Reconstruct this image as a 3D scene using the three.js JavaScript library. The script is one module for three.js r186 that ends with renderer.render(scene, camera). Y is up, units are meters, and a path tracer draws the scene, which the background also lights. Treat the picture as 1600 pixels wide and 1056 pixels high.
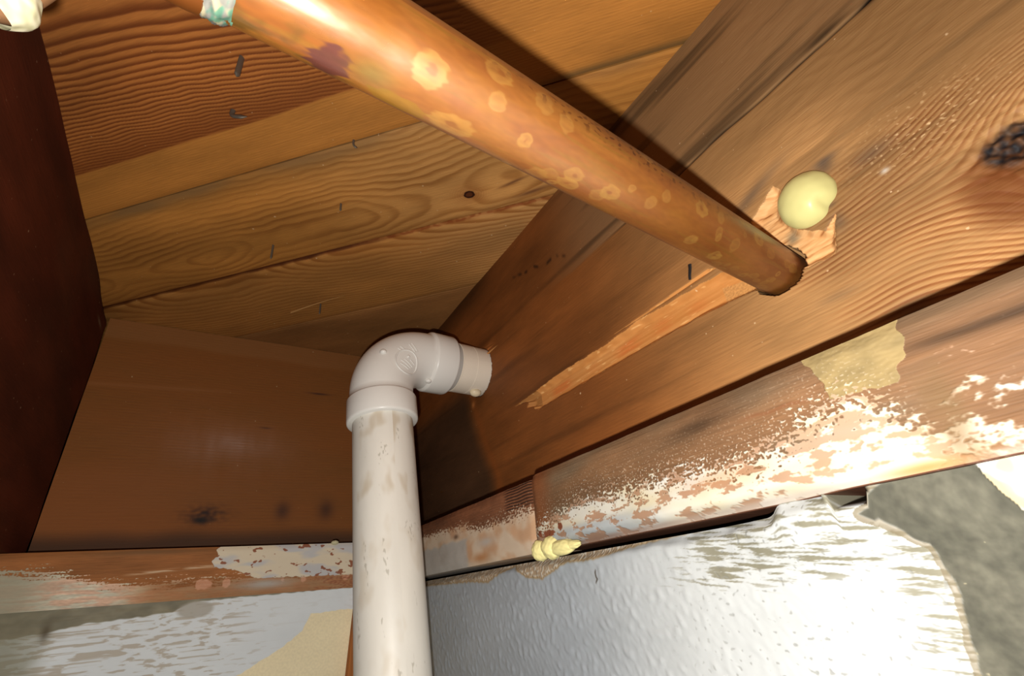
import * as THREE from 'three';
import * as BGU from 'three/addons/utils/BufferGeometryUtils.js';

// ---------------------------------------------------------------- camera, light, exposure
const scene = new THREE.Scene();
scene.background = new THREE.Color(0x000000);
const camera = new THREE.PerspectiveCamera(70.04, 1600 / 1056, 0.01, 20);
camera.position.set(-0.21475, -0.30667, 0.61166);
camera.up.set(-0.17289, 0.88057, 0.44125);
camera.lookAt(-0.21475 + 0.48214, -0.30667 + 0.46632, 0.61166 - 0.74168);
scene.add(camera);

const renderer = new THREE.WebGLRenderer({ antialias: true });
renderer.toneMapping = THREE.LinearToneMapping;
renderer.toneMappingExposure = 1.0;
renderer.shadowMap.enabled = true;

const FLASH = [-0.2201, -0.3225, 0.6077];            // small flash lamp held beside the viewpoint
const flash = new THREE.PointLight(new THREE.Color(1.0, 0.975, 0.93), 0.45, 0, 2);
flash.position.set(...FLASH); flash.castShadow = true; flash.shadow.radius = 0.12;
flash.shadow.mapSize.set(2048, 2048); flash.shadow.camera.near = 0.02;
scene.add(flash);

// ---------------------------------------------------------------- constants of the place (metres)
const H = 0.245;            // joist height; the ceiling boards lie at y = 0, the sill top at y = -H
const HB = 0.2875;          // underside of the sill
const W = 0.3438;           // clear bay between the two joists
const SX = 0.049, SZ = 0.0522;   // how far the sills stand in front of the joist faces
const WX = -SX + 0.008, WZ = SZ - 0.003;

// ---------------------------------------------------------------- noise and small helpers
function rng(seed) { let s = seed >>> 0; return () => { s = (s + 0x6D2B79F5) | 0; let t = Math.imul(s ^ (s >>> 15), 1 | s); t = (t + Math.imul(t ^ (t >>> 7), 61 | t)) ^ t; return ((t ^ (t >>> 14)) >>> 0) / 4294967296; }; }
const PERM = new Uint8Array(512), GX = new Float32Array(256), GY = new Float32Array(256);
{ const r = rng(7); const p = [...Array(256).keys()]; for (let i = 255; i > 0; i--) { const j = Math.floor(r() * (i + 1)); [p[i], p[j]] = [p[j], p[i]]; }
  for (let i = 0; i < 512; i++) PERM[i] = p[i & 255]; for (let i = 0; i < 256; i++) { const a = r() * 6.2832; GX[i] = Math.cos(a); GY[i] = Math.sin(a); } }
function noise(x, y) {                                  // gradient noise, about -1..1
  const xi = Math.floor(x), yi = Math.floor(y), fx = x - xi, fy = y - yi, X = xi & 255, Y = yi & 255;
  const a = PERM[PERM[X] + Y], b = PERM[PERM[(X + 1) & 255] + Y], c = PERM[PERM[X] + ((Y + 1) & 255)], d = PERM[PERM[(X + 1) & 255] + ((Y + 1) & 255)];
  const u = fx * fx * fx * (fx * (fx * 6 - 15) + 10), v = fy * fy * fy * (fy * (fy * 6 - 15) + 10);
  const n0 = GX[a] * fx + GY[a] * fy, n1 = GX[b] * (fx - 1) + GY[b] * fy, n2 = GX[c] * fx + GY[c] * (fy - 1), n3 = GX[d] * (fx - 1) + GY[d] * (fy - 1);
  return 1.5 * ((n0 + (n1 - n0) * u) * (1 - v) + (n2 + (n3 - n2) * u) * v);
}
const fbm = (x, y, o = 4) => { let s = 0, a = 0.5; for (let i = 0; i < o; i++) { s += a * noise(x, y); x = x * 2.03 + 17.1; y = y * 2.03 + 5.3; a *= 0.5; } return s; };
const clamp = (x, a = 0, b = 1) => Math.min(b, Math.max(a, x));
const sst = (a, b, x) => { const t = clamp((x - a) / (b - a)); return t * t * (3 - 2 * t); };
const mix = (a, b, t) => a + (b - a) * t;
const mix3 = (a, b, t) => [a[0] + (b[0] - a[0]) * t, a[1] + (b[1] - a[1]) * t, a[2] + (b[2] - a[2]) * t];
const mul3 = (a, k) => [a[0] * k, a[1] * k, a[2] * k];
const gauss = (x, y, sx, sy) => Math.exp(-(x * x) / (sx * sx) - (y * y) / (sy * sy));
function sdPoly(pts, x, y) {                            // signed distance, negative inside
  let d = 1e9, s = 1;
  for (let i = 0, j = pts.length - 1; i < pts.length; j = i++) {
    const ex = pts[j][0] - pts[i][0], ey = pts[j][1] - pts[i][1], wx = x - pts[i][0], wy = y - pts[i][1];
    const t = clamp((wx * ex + wy * ey) / (ex * ex + ey * ey)), bx = wx - ex * t, by = wy - ey * t;
    d = Math.min(d, bx * bx + by * by);
    const c1 = y >= pts[i][1], c2 = y < pts[j][1], c3 = ex * wy > ey * wx;
    if ((c1 && c2 && c3) || (!c1 && !c2 && !c3)) s = -s;
  }
  return s * Math.sqrt(d);
}
function interp(tab, x) { if (x <= tab[0][0]) return tab[0][1]; for (let i = 1; i < tab.length; i++) if (x <= tab[i][0]) { const a = tab[i - 1], b = tab[i]; return mix(a[1], b[1], (x - a[0]) / (b[0] - a[0])); } return tab[tab.length - 1][1]; }

// colour (sRGB 0..255), relief (0..1) and gloss maps of one surface, computed over the box [u0, u1, v0, v1] in metres
function surface(w, h, box, fn, { rough = 0.7, bump = 0, spec = 0.35, roughMap = false, gain = 1, side } = {}) {
  const col = new Uint8Array(w * h * 4), bmp = new Uint8Array(w * h * 4), rgh = roughMap ? new Uint8Array(w * h * 4) : null;
  for (let j = 0; j < h; j++) for (let i = 0; i < w; i++) {
    const u = mix(box[0], box[1], (i + 0.5) / w), v = mix(box[2], box[3], (j + 0.5) / h), c = fn(u, v), k = (j * w + i) * 4;
    col[k] = clamp(c[0], 0, 255); col[k + 1] = clamp(c[1], 0, 255); col[k + 2] = clamp(c[2], 0, 255); col[k + 3] = 255;
    const b = clamp(c[3] === undefined ? 0.5 : c[3]) * 255; bmp[k] = bmp[k + 1] = bmp[k + 2] = b; bmp[k + 3] = 255;
    if (rgh) { rgh[k] = rgh[k + 1] = rgh[k + 2] = clamp(c[4] === undefined ? rough : c[4]) * 255; rgh[k + 3] = 255; }
  }
  const mk = (data, srgb) => { const t = new THREE.DataTexture(data, w, h, THREE.RGBAFormat); t.magFilter = THREE.LinearFilter; t.minFilter = THREE.LinearFilter; if (srgb) t.colorSpace = THREE.SRGBColorSpace; t.needsUpdate = true; return t; };
  const p = { map: mk(col, true), roughness: roughMap ? 1 : rough, metalness: 0, specularIntensity: spec };
  if (bump) { p.bumpMap = mk(bmp); p.bumpScale = bump; }
  if (rgh) p.roughnessMap = mk(rgh);
  if (side) p.side = side;
  if (gain !== 1) p.color = new THREE.Color().setRGB(gain, gain, gain);
  return new THREE.MeshPhysicalMaterial(p);
}
const plain = (hex, rough = 0.6, extra = {}) => new THREE.MeshPhysicalMaterial({ color: hex, roughness: rough, metalness: 0, specularIntensity: 0.4, ...extra });

// ---------------------------------------------------------------- naming
const used = {};
function numbered(n) { if (!(n in used)) { used[n] = 0; return n; } used[n]++; return n + '_' + String(used[n]).padStart(3, '0'); }
function mesh(name, geo, mat, parent = scene) { const m = new THREE.Mesh(geo, mat); m.name = parent === scene ? numbered(name) : name; m.castShadow = m.receiveShadow = true; parent.add(m); return m; }
function thing(name, label, category, pos = [0, 0, 0], group) { const o = new THREE.Group(); o.name = numbered(name); o.position.set(...pos); o.userData = { label, category }; if (group) o.userData.group = group; scene.add(o); return o; }
function tag(o, label, category, group) { o.userData.label = label; o.userData.category = category; if (group) o.userData.group = group; return o; }
function struct(o) { o.userData.kind = 'structure'; return o; }
function structGroup(name) { const g = new THREE.Group(); g.name = name; g.userData.kind = 'structure'; scene.add(g); return g; }

// ---------------------------------------------------------------- a board: relief front, skirts and back, from a (u, v) grid
const line = (...segs) => { const a = []; for (const [f, t, st] of segs) { const n = Math.max(1, Math.round((t - f) / st)); for (let i = a.length ? 1 : 0; i <= n; i++) a.push(f + (t - f) * i / n); } return a; };
function board({ us, vs, at, relief = () => 0, thick, box, part }) {
  const nu = us.length, nv = vs.length, P = [], UV = [], hs = [];
  for (let j = 0; j < nv; j++) for (let i = 0; i < nu; i++) {
    const h = relief(us[i], vs[j]); hs.push(h); P.push(...at(us[i], vs[j], h));
    UV.push(clamp((us[i] - box[0]) / (box[1] - box[0]), 0.001, 0.999), clamp((vs[j] - box[2]) / (box[3] - box[2]), 0.001, 0.999));
  }
  const v3 = (a) => new THREE.Vector3(...a);
  const e1 = v3(at(us[1], vs[0], 0)).sub(v3(at(us[0], vs[0], 0))), e2 = v3(at(us[0], vs[1], 0)).sub(v3(at(us[0], vs[0], 0))), nn = v3(at(us[0], vs[0], 1)).sub(v3(at(us[0], vs[0], 0)));
  const flip = e1.cross(e2).dot(nn) < 0;
  const lists = [[], []];
  for (let j = 0; j < nv - 1; j++) for (let i = 0; i < nu - 1; i++) {
    const a = j * nu + i, b = a + 1, c = a + nu, d = c + 1, k = part ? part((us[i] + us[i + 1]) / 2, (vs[j] + vs[j + 1]) / 2) : 0;
    if (flip) lists[k].push(a, c, b, b, c, d); else lists[k].push(a, b, c, b, d, c);
  }
  const full = new THREE.BufferGeometry();
  full.setAttribute('position', new THREE.Float32BufferAttribute(P, 3)); full.setAttribute('uv', new THREE.Float32BufferAttribute(UV, 2));
  full.setIndex([...lists[0].keys()].length ? concat(lists) : concat(lists)); full.computeVertexNormals();
  const N = full.attributes.normal.array;
  const pick = (idx) => { const map = new Map(), p = [], n = [], uv = [], ix = []; for (const q of idx) { let m = map.get(q); if (m === undefined) { m = map.size; map.set(q, m); p.push(P[q * 3], P[q * 3 + 1], P[q * 3 + 2]); n.push(N[q * 3], N[q * 3 + 1], N[q * 3 + 2]); uv.push(UV[q * 2], UV[q * 2 + 1]); } ix.push(m); }
    const g = new THREE.BufferGeometry(); g.setAttribute('position', new THREE.Float32BufferAttribute(p, 3)); g.setAttribute('normal', new THREE.Float32BufferAttribute(n, 3)); g.setAttribute('uv', new THREE.Float32BufferAttribute(uv, 2)); g.setIndex(ix); return g; };
  // skirts and back
  const sp = [], suv = [], si = [];
  const edge = (ring) => { for (let q = 0; q < ring.length - 1; q++) { const [i0, j0] = ring[q], [i1, j1] = ring[q + 1], k0 = j0 * nu + i0, k1 = j1 * nu + i1, o = sp.length / 3;
    sp.push(...P.slice(k0 * 3, k0 * 3 + 3), ...P.slice(k1 * 3, k1 * 3 + 3), ...at(us[i0], vs[j0], -thick), ...at(us[i1], vs[j1], -thick));
    suv.push(UV[k0 * 2], UV[k0 * 2 + 1], UV[k1 * 2], UV[k1 * 2 + 1], UV[k0 * 2], UV[k0 * 2 + 1], UV[k1 * 2], UV[k1 * 2 + 1]);
    if (flip) si.push(o, o + 1, o + 2, o + 1, o + 3, o + 2); else si.push(o, o + 2, o + 1, o + 1, o + 2, o + 3); } };
  const R = (n) => [...Array(n).keys()];
  edge(R(nu).map((i) => [i, 0])); edge(R(nv).map((j) => [nu - 1, j])); edge(R(nu).reverse().map((i) => [i, nv - 1])); edge(R(nv).reverse().map((j) => [0, j]));
  { const o = sp.length / 3, U = [us[0], us[nu - 1]], V = [vs[0], vs[nv - 1]]; for (const [i, j] of [[0, 0], [1, 0], [0, 1], [1, 1]]) { sp.push(...at(U[i], V[j], -thick)); suv.push(i, j); } if (flip) si.push(o, o + 1, o + 2, o + 1, o + 3, o + 2); else si.push(o, o + 2, o + 1, o + 1, o + 2, o + 3); }
  const sg = new THREE.BufferGeometry(); sg.setAttribute('position', new THREE.Float32BufferAttribute(sp, 3)); sg.setAttribute('uv', new THREE.Float32BufferAttribute(suv, 2)); sg.setIndex(si);
  const sgn = sg.toNonIndexed(); sgn.computeVertexNormals();
  const main = BGU.mergeGeometries([pick(lists[0]).toNonIndexed(), sgn]);
  return part ? [main, pick(lists[1])] : main;
}
function concat(l) { const r = []; for (const a of l) for (const x of a) r.push(x); return r; }
function boxGeo(x0, x1, y0, y1, z0, z1) { const g = new THREE.BoxGeometry(x1 - x0, y1 - y0, z1 - z0); g.translate((x0 + x1) / 2, (y0 + y1) / 2, (z0 + z1) / 2); return g; }

// ---------------------------------------------------------------- wood: flat sawn growth rings as a field, late wood dark and sharp on one side
function ringTone(t, sharp = 0.9) { const f = t - Math.floor(t); return sst(0.25, sharp, f) * (1 - sst(sharp + 0.03, 1, f)); }
const fibre = (u, v, s = 1) => 0.6 * noise(u * 45 * s, v * 1300 * s) + 0.4 * noise(u * 160 * s + 9, v * 2600 * s);
const speck = (u, v, cell, dens, seed) => {                // small round specks of dust: 1 at a speck's middle
  const ci = Math.floor(u / cell), cj = Math.floor(v / cell); let h = (Math.imul(ci, 374761393) ^ Math.imul(cj, 668265263) ^ Math.imul(seed, 1274126177)) >>> 0; h = Math.imul(h ^ (h >>> 13), 1274126177) >>> 0;
  if ((h & 1023) / 1023 > dens) return 0;
  const px = (ci + 0.3 + 0.4 * ((h >>> 10) & 255) / 255) * cell, py = (cj + 0.3 + 0.4 * ((h >>> 18) & 255) / 255) * cell, r = cell * (0.035 + 0.075 * Math.pow(((h >>> 26) & 63) / 63, 2));
  return 1 - sst(r * 0.6, r, Math.hypot(u - px, v - py));
};

// ================================================================ CEILING: diagonal boards
const ceiling = structGroup('ceiling');
const S2 = Math.SQRT1_2;
function ceilingBoard(d0, d1, tw, th, fn, bump, seam) {            // board between the seams z - x = d0 and d1; u along it, v across
  const dc = (d0 + d1) / 2, u0 = (dc - 0.98) * S2, u1 = (dc + 0.13) * S2, ub = (dc - 0.76) * S2;
  const v0 = d0 * S2 + 0.0006, v1 = d1 * S2 - 0.0006, box = [ub, u1, v0, v1];
  const geo = board({
    us: line([u0, ub, 0.05], [ub, u1, 0.004]), vs: line([v0, v1, 0.003]), box, thick: 0.02,
    at: (u, v, h) => { const s = u, w = v; return [(s - w) * S2, -h, (s + w) * S2]; },
    relief: (u, v) => { const e = Math.min(v - v0, v1 - v), far = seam && u < 0.12 ? sst(0.12, 0.03, u) : 0; return -0.0012 * (1 - sst(0, 0.004, e)) - 0.004 * far * (1 - sst(0, 0.0045, v1 - v)) + 0.0005 * fbm(u * 9, v * 30, 2); },
  });
  return mesh('ceiling_board', geo, surface(tw, th, box, fn, { rough: 0.62, bump, spec: 0.28, gain: 0.92 }), ceiling);
}
const dust = (c, u, v, dens, seed) => { const k = Math.max(speck(u, v, 0.009, dens * 0.35, seed), 0.8 * speck(u + 0.003, v + 0.005, 0.0055, dens * 0.5, seed + 3)); return k > 0 ? [...mix3(c, [225, 200, 165], k * 0.7), c[3], c[4]] : c; };
function plankColour(u, v, o) {
  const warp = 0.004 * fbm(u * 6 + o.seed, v * 14, 3) * o.wob + 0.0011 * noise(u * 60 + o.seed, v * 60) * o.wob;
  const rho = o.rho(u, v + warp, warp), tone = ringTone(rho, o.sharp ?? 0.88), amp = o.amp(u, v);
  const fib = fibre(u, v), blotch = fbm(u * 7 + o.seed * 3, v * 22 + 4, 4);
  let c = mix3(o.early(u, v), o.late(u, v), clamp(tone * amp));
  c = mul3(c, 1 + 0.10 * fib + 0.22 * blotch);
  return [...c, clamp(0.5 - 0.32 * tone * amp + 0.16 * fib)];
}
// the board behind the corner, straight grain, greyish brown
ceilingBoard(0.03, 0.2165, 700, 260, (u, v) => dust(plankColour(u, v, {
  seed: 3, wob: 0.8, rho: (a, b) => b / 0.0028 + 0.6 * fbm(a * 3, b * 20, 2), amp: () => 0.5,
  early: () => [156, 108, 62], late: () => [118, 74, 36],
}), u, v, 0.06, 11), 0.0003);
ceilingBoard(-0.2, 0.03, 64, 64, (u, v) => [140, 95, 52, 0.5], 0);
// next board: fine wavy lines, cathedral points along its near edge
ceilingBoard(0.2165, 0.3685, 1500, 300, (u, v) => {
  let c = plankColour(u, v, {
    seed: 9, wob: 1.0, sharp: 0.8,
    rho: (a, b, w) => { const x = b - 0.262 + 0.006 * fbm(a * 9, b * 8, 3); const r = Math.hypot(x * 1.1, 0.018 + 0.12 * (0.26 - a) * (a < 0.3 ? 1 : 0) + 0.010 * noise(a * 10 + 2, 3)); return r / 0.0042; },
    amp: (a, b) => 0.34 + 0.35 * sst(0.235, 0.258, b),
    early: (a, b) => mix3([176, 121, 62], [188, 138, 82], sst(0.05, 0.22, a)), late: () => [128, 76, 32],
  });
  const torn = gauss(0, v - 0.259 + 0.0015 * noise(u * 60, 1), 1, 0.0016) * sst(-0.1, -0.02, u) * (0.5 + 0.5 * sst(-0.2, 0.3, noise(u * 180, v * 300)));
  c = [...mix3(c, [128, 62, 28], 0.75 * torn), c[3]];
  const open = sst(0.13, 0.04, u) * sst(0.2562, 0.2582, v + 0.0010 * noise(u * 40, 2)); c = [...mix3(c, [70, 32, 12], open * 0.85), c[3] - 0.3 * open];
  return dust(c, u, v, 0.07, 21);
}, 0.00035, true);
// the board with the knot
ceilingBoard(0.3685, 0.517, 1500, 300, (u, v) => {
  const kx = u - 0.192, kv = v - 0.2866, kr = Math.hypot(kx, kv * 1.15) + 0.0004 * noise(u * 400, v * 400);
  const pull = 0.012 * Math.exp(-kr * kr / 0.0011);
  let c = plankColour(u, v, {
    seed: 15, wob: 1.1, sharp: 0.8,
    rho: (a, b, w) => { const y = b - 0.292 - Math.sign(kv) * pull * 0.8; const r = Math.hypot(y + 0.010 * fbm(a * 5 + 3, b * 5, 3), 0.004 + 0.050 * (a + 0.28) + 0.016 * noise(a * 9, 7) + 0.003 * noise(a * 24, 17 + b * 10)); return r / 0.0056 + 0.2 * noise(a * 40, b * 60); },
    amp: (a, b) => 0.42 + 0.3 * noise(a * 12, b * 30),
    early: (a, b) => mix3([178, 120, 56], [190, 138, 78], sst(0.0, 0.2, a) * (1 - sst(0.26, 0.3, a))), late: () => [130, 79, 34],
  });
  const grey = gauss(0, v - 0.3635 - 0.002 * noise(u * 20, 2), 1, 0.007) * (0.5 + 0.5 * noise(u * 25, v * 40)) * (u < 0.24 ? 1 : 0.4);
  c = [...mix3(c, [128, 96, 60], clamp(grey * 1.5) * 0.8), c[3]];
  const smear = gauss(u - 0.245, v - 0.272 - 0.12 * (u - 0.245), 0.016, 0.0022) + gauss(u - 0.232, v - 0.288 - 0.2 * (u - 0.232), 0.012, 0.0016);
  c = [...mix3(c, [108, 68, 42], clamp(smear) * 0.8), c[3]];
  const kd = 1 - sst(0.0042, 0.0053, kr);                    // the knot and its halo
  const halo = Math.exp(-kr * kr / 0.00018) * (0.6 + 0.4 * ringTone(kr / 0.0022));
  c = [...mix3(c, [132, 78, 38], halo * 0.55), c[3]];
  c = [...mix3(c, mix3([88, 46, 22], [46, 22, 12], sst(0.0022, 0.004, kr) + 0.3 * noise(u * 900, v * 900)), kd), mix(c[3], 0.2, kd)];
  return dust(c, u, v, 0.06, 31);
}, 0.0004);
// the wide board with coarse rings round its oval heart
ceilingBoard(0.517, 0.78, 1500, 420, (u, v) => {
  const edge = v - 0.4035 - 0.0025 * noise(u * 9, 4), coarse = sst(-0.001, 0.001, edge) * (1 - sst(0.2, 0.27, u));
  let c = plankColour(u, v, {
    seed: 27, wob: 0.4, sharp: 0.84,
    rho: (a, b) => { if (edge < 0 || u > 0.235) return b / 0.0019 + 1.5 * fbm(a * 4, b * 10, 2); const q = b - 0.497 + 0.010 * Math.sin((a - 0.05) * 9) + 0.09 * (a - 0.05) * (a > 0.05 ? 1 : 0.2), r = Math.hypot(q + 0.0012 * noise(a * 45, b * 12), 0.06 * (a - 0.045)); return 24 * Math.pow(r / 0.094, 1.7) + 0.08 * noise(a * 60, b * 40); },
    amp: () => mix(0.26, 0.80, coarse),
    early: () => mix3([178, 118, 54], [162, 100, 48], coarse), late: () => mix3([146, 90, 38], [92, 44, 18], coarse),
  });
  const red = coarse * (1 - sst(0.0, 0.022, edge));
  c = [...mix3(c, [118, 62, 26], red * 0.5), c[3]];
  const grey = gauss(0, v - 0.3675, 1, 0.0035) * sst(0.24, 0.3, u);
  c = [...mix3(c, [112, 84, 50], grey * 0.8), c[3]];
  return dust(c, u, v, 0.04, 41);
}, 0.00045);
ceilingBoard(0.78, 0.96, 256, 64, (u, v) => { const k = 1 + 0.25 * fbm(u * 5, v * 60, 3); return [158 * k, 100 * k, 50 * k, 0.5]; }, 0);
ceilingBoard(0.96, 1.16, 256, 64, (u, v) => { const k = 1 + 0.25 * fbm(u * 5 + 9, v * 60, 3); return [150 * k, 98 * k, 50 * k, 0.5]; }, 0);
// split sliver lifted from a board
{ const g = new THREE.CylinderGeometry(0.0002, 0.0016, 0.078, 6, 8); g.scale(1, 1, 0.5); g.rotateZ(-Math.PI / 2);
  const p = g.attributes.position; for (let i = 0; i < p.count; i++) { const t = p.getX(i) / 0.078 + 0.5; p.setY(i, p.getY(i) - 0.004 * t * t); }
  g.computeVertexNormals(); const m = mesh('splinter', g, plain(0xb98a52, 0.7), ceiling); m.position.set(-0.1485, -0.001, 0.1175); m.rotation.y = -Math.atan2(0.059, 0.041); m.userData.label = 'pale wood splinter lifting from a ceiling board'; }
// the subfloor above and beyond
mesh('subfloor', boxGeo(-1.5, 0.06, 0.021, 0.045, -0.05, 1.6), plain(0x6b4424, 0.8), ceiling);

// ================================================================ RIM JOIST on the right, with its torn notch and holes
const CU = { z: 0.5180, y: -0.1804, r: 0.0111 };            // where the copper pipe enters
const grooveEnd = (y) => 0.297 + 0.009 * noise(y * 220, 3) + 0.010 * sst(-0.168, -0.163, y) * -1 - 0.012 * sst(-0.1655, -0.1635, y) + 0.010 * sst(-0.172, -0.176, y);
const gLow = [[0.28, -0.1785], [0.36, -0.1790], [0.43, -0.1800], [0.475, -0.1812], [0.51, -0.1845]], gUp = [[0.28, -0.1632], [0.344, -0.1606], [0.40, -0.1622], [0.43, -0.1602], [0.47, -0.1632], [0.492, -0.1650], [0.51, -0.172]];
function groove(z, y) {                                     // > 0 inside the torn strip, metres from its edge
  if (z > 0.512 || z < 0.268) return -1;
  const jit = 0.0006 * noise(z * 120, y * 300);
  return Math.min(y - interp(gLow, z) + jit, interp(gUp, z) - y + jit, (z - grooveEnd(y)) * 0.6, (0.508 - z));
}
const sliverPoly = [[0.405, -0.1593], [0.4851, -0.1578], [0.4905, -0.1606], [0.455, -0.1603]];
const chipPoly = [[0.5168, -0.1485], [0.5318, -0.1385], [0.5345, -0.1440], [0.5300, -0.1545], [0.5340, -0.1680], [0.5442, -0.1764], [0.5505, -0.1715], [0.5438, -0.1890], [0.5262, -0.1876], [0.5230, -0.1900], [0.5205, -0.168], [0.513, -0.160]];
const chip = (z, y) => -sdPoly(chipPoly, z + 0.0008 * noise(z * 200, y * 200), y + 0.0008 * noise(z * 200 + 7, y * 200));
const cuHole = (z, y) => CU.r + 0.0013 - Math.hypot(z - CU.z, y - CU.y) + 0.0007 * noise(z * 260, y * 260);
const pvHole = (z, y) => 0.0243 + 0.0005 * noise(z * 200, y * 200) - Math.hypot(z - 0.2157, y + 0.106);
const KZ = 0.612, KY = -0.186;
function rimRelief(z, y) {
  let h = 0.0008 * fbm(z * 12, y * 30, 2) - 0.0006 * sst(0.45, 0.6, z) * Math.abs(noise(z * 70, y * 160));
  h -= 0.0012 * gauss(0, y + 0.0868 - 0.0015 * noise(z * 30, 2), 1, 0.0008) * sst(0.40, 0.46, z);
  const g = groove(z, y); if (g > 0) h -= Math.min(g * 1.6, 0.0050) + 0.0004 * (fbm(z * 14, y * 380, 3)) * sst(0, 0.003, g);
  const c = chip(z, y); if (c > 0) h -= Math.min(c * 1.2, 0.0035) + 0.0010 * fbm(z * 90, y * 700, 3);
  const s = sdPoly(sliverPoly, z, y); if (s < 0) h -= Math.min(-s * 1.5, 0.0016);
  const kn = gauss(z - KZ, y - KY, 0.016, 0.011); h -= kn * 0.003 * (0.6 + noise(z * 300, y * 300));
  if (cuHole(z, y) > 0) h = -0.033;
  if (pvHole(z, y) > 0) h = -0.033;
  return h;
}
function ringsRim(z, y) {                                   // growth lines bending round the knot
  const dz = z - KZ - 0.012, dy = y - KY + 0.006, r2 = dz * dz + dy * dy + 1e-5, a2 = 0.00105 / (1 + r2 / 0.006);
  let psi = dy * (1 - 0.95 * a2 / (r2 + a2 * 0.35)) + 0.0045 * gauss(z - 0.566, y + 0.213, 0.022, 0.03) * -1 - 0.14 * (z - 0.52) * sst(-0.19, -0.12, y) * 0.4;
  psi += 0.0016 * fbm(z * 11, y * 13, 3);
  return psi / 0.0023;
}
function rimColour(z, y) {
  const fib = fibre(z, y), bl = fbm(z * 8, y * 24, 4), bl2 = fbm(z * 30 + 4, y * 70, 3);
  const right = sst(0.36, 0.545, z + 0.10 * (y + 0.14));
  let base = mix3([122, 72, 34], [158, 118, 74], right), dark = mix3([100, 52, 22], [112, 64, 32], right);
  const zone = sst(0.525, 0.552, z + 0.02 * noise(y * 60, 5) + 0.01 * bl) * sst(-0.146, -0.160, y + 0.1 * (0.57 - z) + 0.006 * bl) * (0.75 + 0.5 * bl2);
  const t = ringTone(ringsRim(z, y), 0.82), amp = 0.07 + 0.85 * zone * (0.55 + 0.45 * sst(-0.4, 0.3, bl2));
  let c = mix3(base, dark, clamp(t * amp));
  c = mul3(c, 1 + 0.09 * fib + 0.26 * bl + 0.08 * bl2);
  c = mix3(c, [118, 86, 52], 0.75 * sst(0.555, 0.60, z) * sst(-0.165, -0.140, y + 0.01 * bl));
  // grey weathered top edge and dark streaks along the grain
  const top = sst(-0.089, -0.085, y + 0.002 * noise(z * 30, 2)) * sst(0.33, 0.42, z), streak = fbm(z * 5 + 2, y * 70, 3);
  c = mix3(c, [126, 96, 68], top * 0.7); c = mix3(c, [132, 98, 60], 0.45 * sst(0.40, 0.5, z) * sst(-0.135, -0.10, y)); c = mul3(c, 1 - top * 0.34 * sst(0.05, 0.45, streak) - 0.14 * sst(0.15, 0.5, streak) * (1 - top));
  c = mul3(c, 1 - 0.5 * gauss(0, y + 0.0868 - 0.0015 * noise(z * 30, 2), 1, 0.0006) * sst(0.40, 0.46, z) - 0.5 * gauss(z - 0.5797, y + 0.0835, 0.010, 0.0018) - 0.5 * gauss(z - 0.600, y + 0.087, 0.005, 0.0025));
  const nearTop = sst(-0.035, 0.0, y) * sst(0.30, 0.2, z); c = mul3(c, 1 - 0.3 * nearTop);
  // blue grey mould streaks left of the plug, black flecks
  const mould = gauss(z - 0.522, y + 0.135 - 0.35 * (z - 0.522), 0.016, 0.0035) + 0.9 * gauss(z - 0.556, y + 0.1445, 0.006, 0.002) + 0.8 * gauss(z - 0.55, y + 0.176, 0.003, 0.004) + 0.9 * gauss(z - 0.558, y + 0.228, 0.009, 0.006) + 0.6 * gauss(z - 0.5385, y + 0.207, 0.008, 0.0022) + 0.8 * gauss(z - 0.5715, y + 0.156, 0.008, 0.004) + 1.3 * gauss(z - 0.5545, y + 0.1475, 0.004, 0.0035) + 1.2 * gauss(z - 0.5500, y + 0.1665, 0.003, 0.0016);
  c = mix3(c, [72, 62, 56], clamp(mould * (0.7 + 0.6 * bl2)) * 0.7);
  const crackle = gauss(0, y + 0.052 + 0.35 * (z - 0.33) + 0.004 * noise(z * 60, 8), 1, 0.0018) * sst(0.28, 0.31, z) * (1 - sst(0.36, 0.39, z)) * sst(-0.1, 0.3, noise(z * 110, 3));
  c = mix3(c, [40, 24, 16], crackle * 0.7);
  // the knot: black heart, resin brown round it
  const kr = Math.hypot(z - 0.606, (y - KY) * 1.3) + 0.003 * fbm(z * 120, y * 120, 2), kd = 1 - sst(0.007, 0.012, kr), resin = 1 - sst(0.012, 0.024, Math.hypot(z - 0.604, (y + 0.199) * 1.1) + 0.004 * bl2);
  c = mix3(c, [96, 52, 24], resin * 0.75); c = mix3(c, [28, 22, 22], kd * (0.75 + 0.5 * noise(z * 500, y * 500)));
  c = mix3(c, [216, 186, 142], 0.7 * sst(0.42, 0.6, noise(z * 520, y * 900)) * gauss(z - 0.588, y + 0.158, 0.022, 0.012));
  c = mix3(c, [188, 176, 160], gauss(z - 0.5725, y + 0.167, 0.0016, 0.0012));
  // darker, greyer panel in the corner, behind the drain pipe
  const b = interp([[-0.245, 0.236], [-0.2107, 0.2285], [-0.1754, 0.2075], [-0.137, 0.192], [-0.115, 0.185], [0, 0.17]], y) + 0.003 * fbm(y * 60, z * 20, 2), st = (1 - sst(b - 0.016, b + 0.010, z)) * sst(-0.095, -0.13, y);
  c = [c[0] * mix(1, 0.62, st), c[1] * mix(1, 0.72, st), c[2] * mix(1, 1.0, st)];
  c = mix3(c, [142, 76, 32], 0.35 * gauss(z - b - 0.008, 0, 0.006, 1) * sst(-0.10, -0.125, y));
  let h = 0.5 - 0.35 * t * amp + 0.2 * fib * (0.4 + 0.6 * right) - 0.5 * kd;
  // fresh wood
  const g = groove(z, y), ch = chip(z, y), sl = -sdPoly(sliverPoly, z, y);
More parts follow.
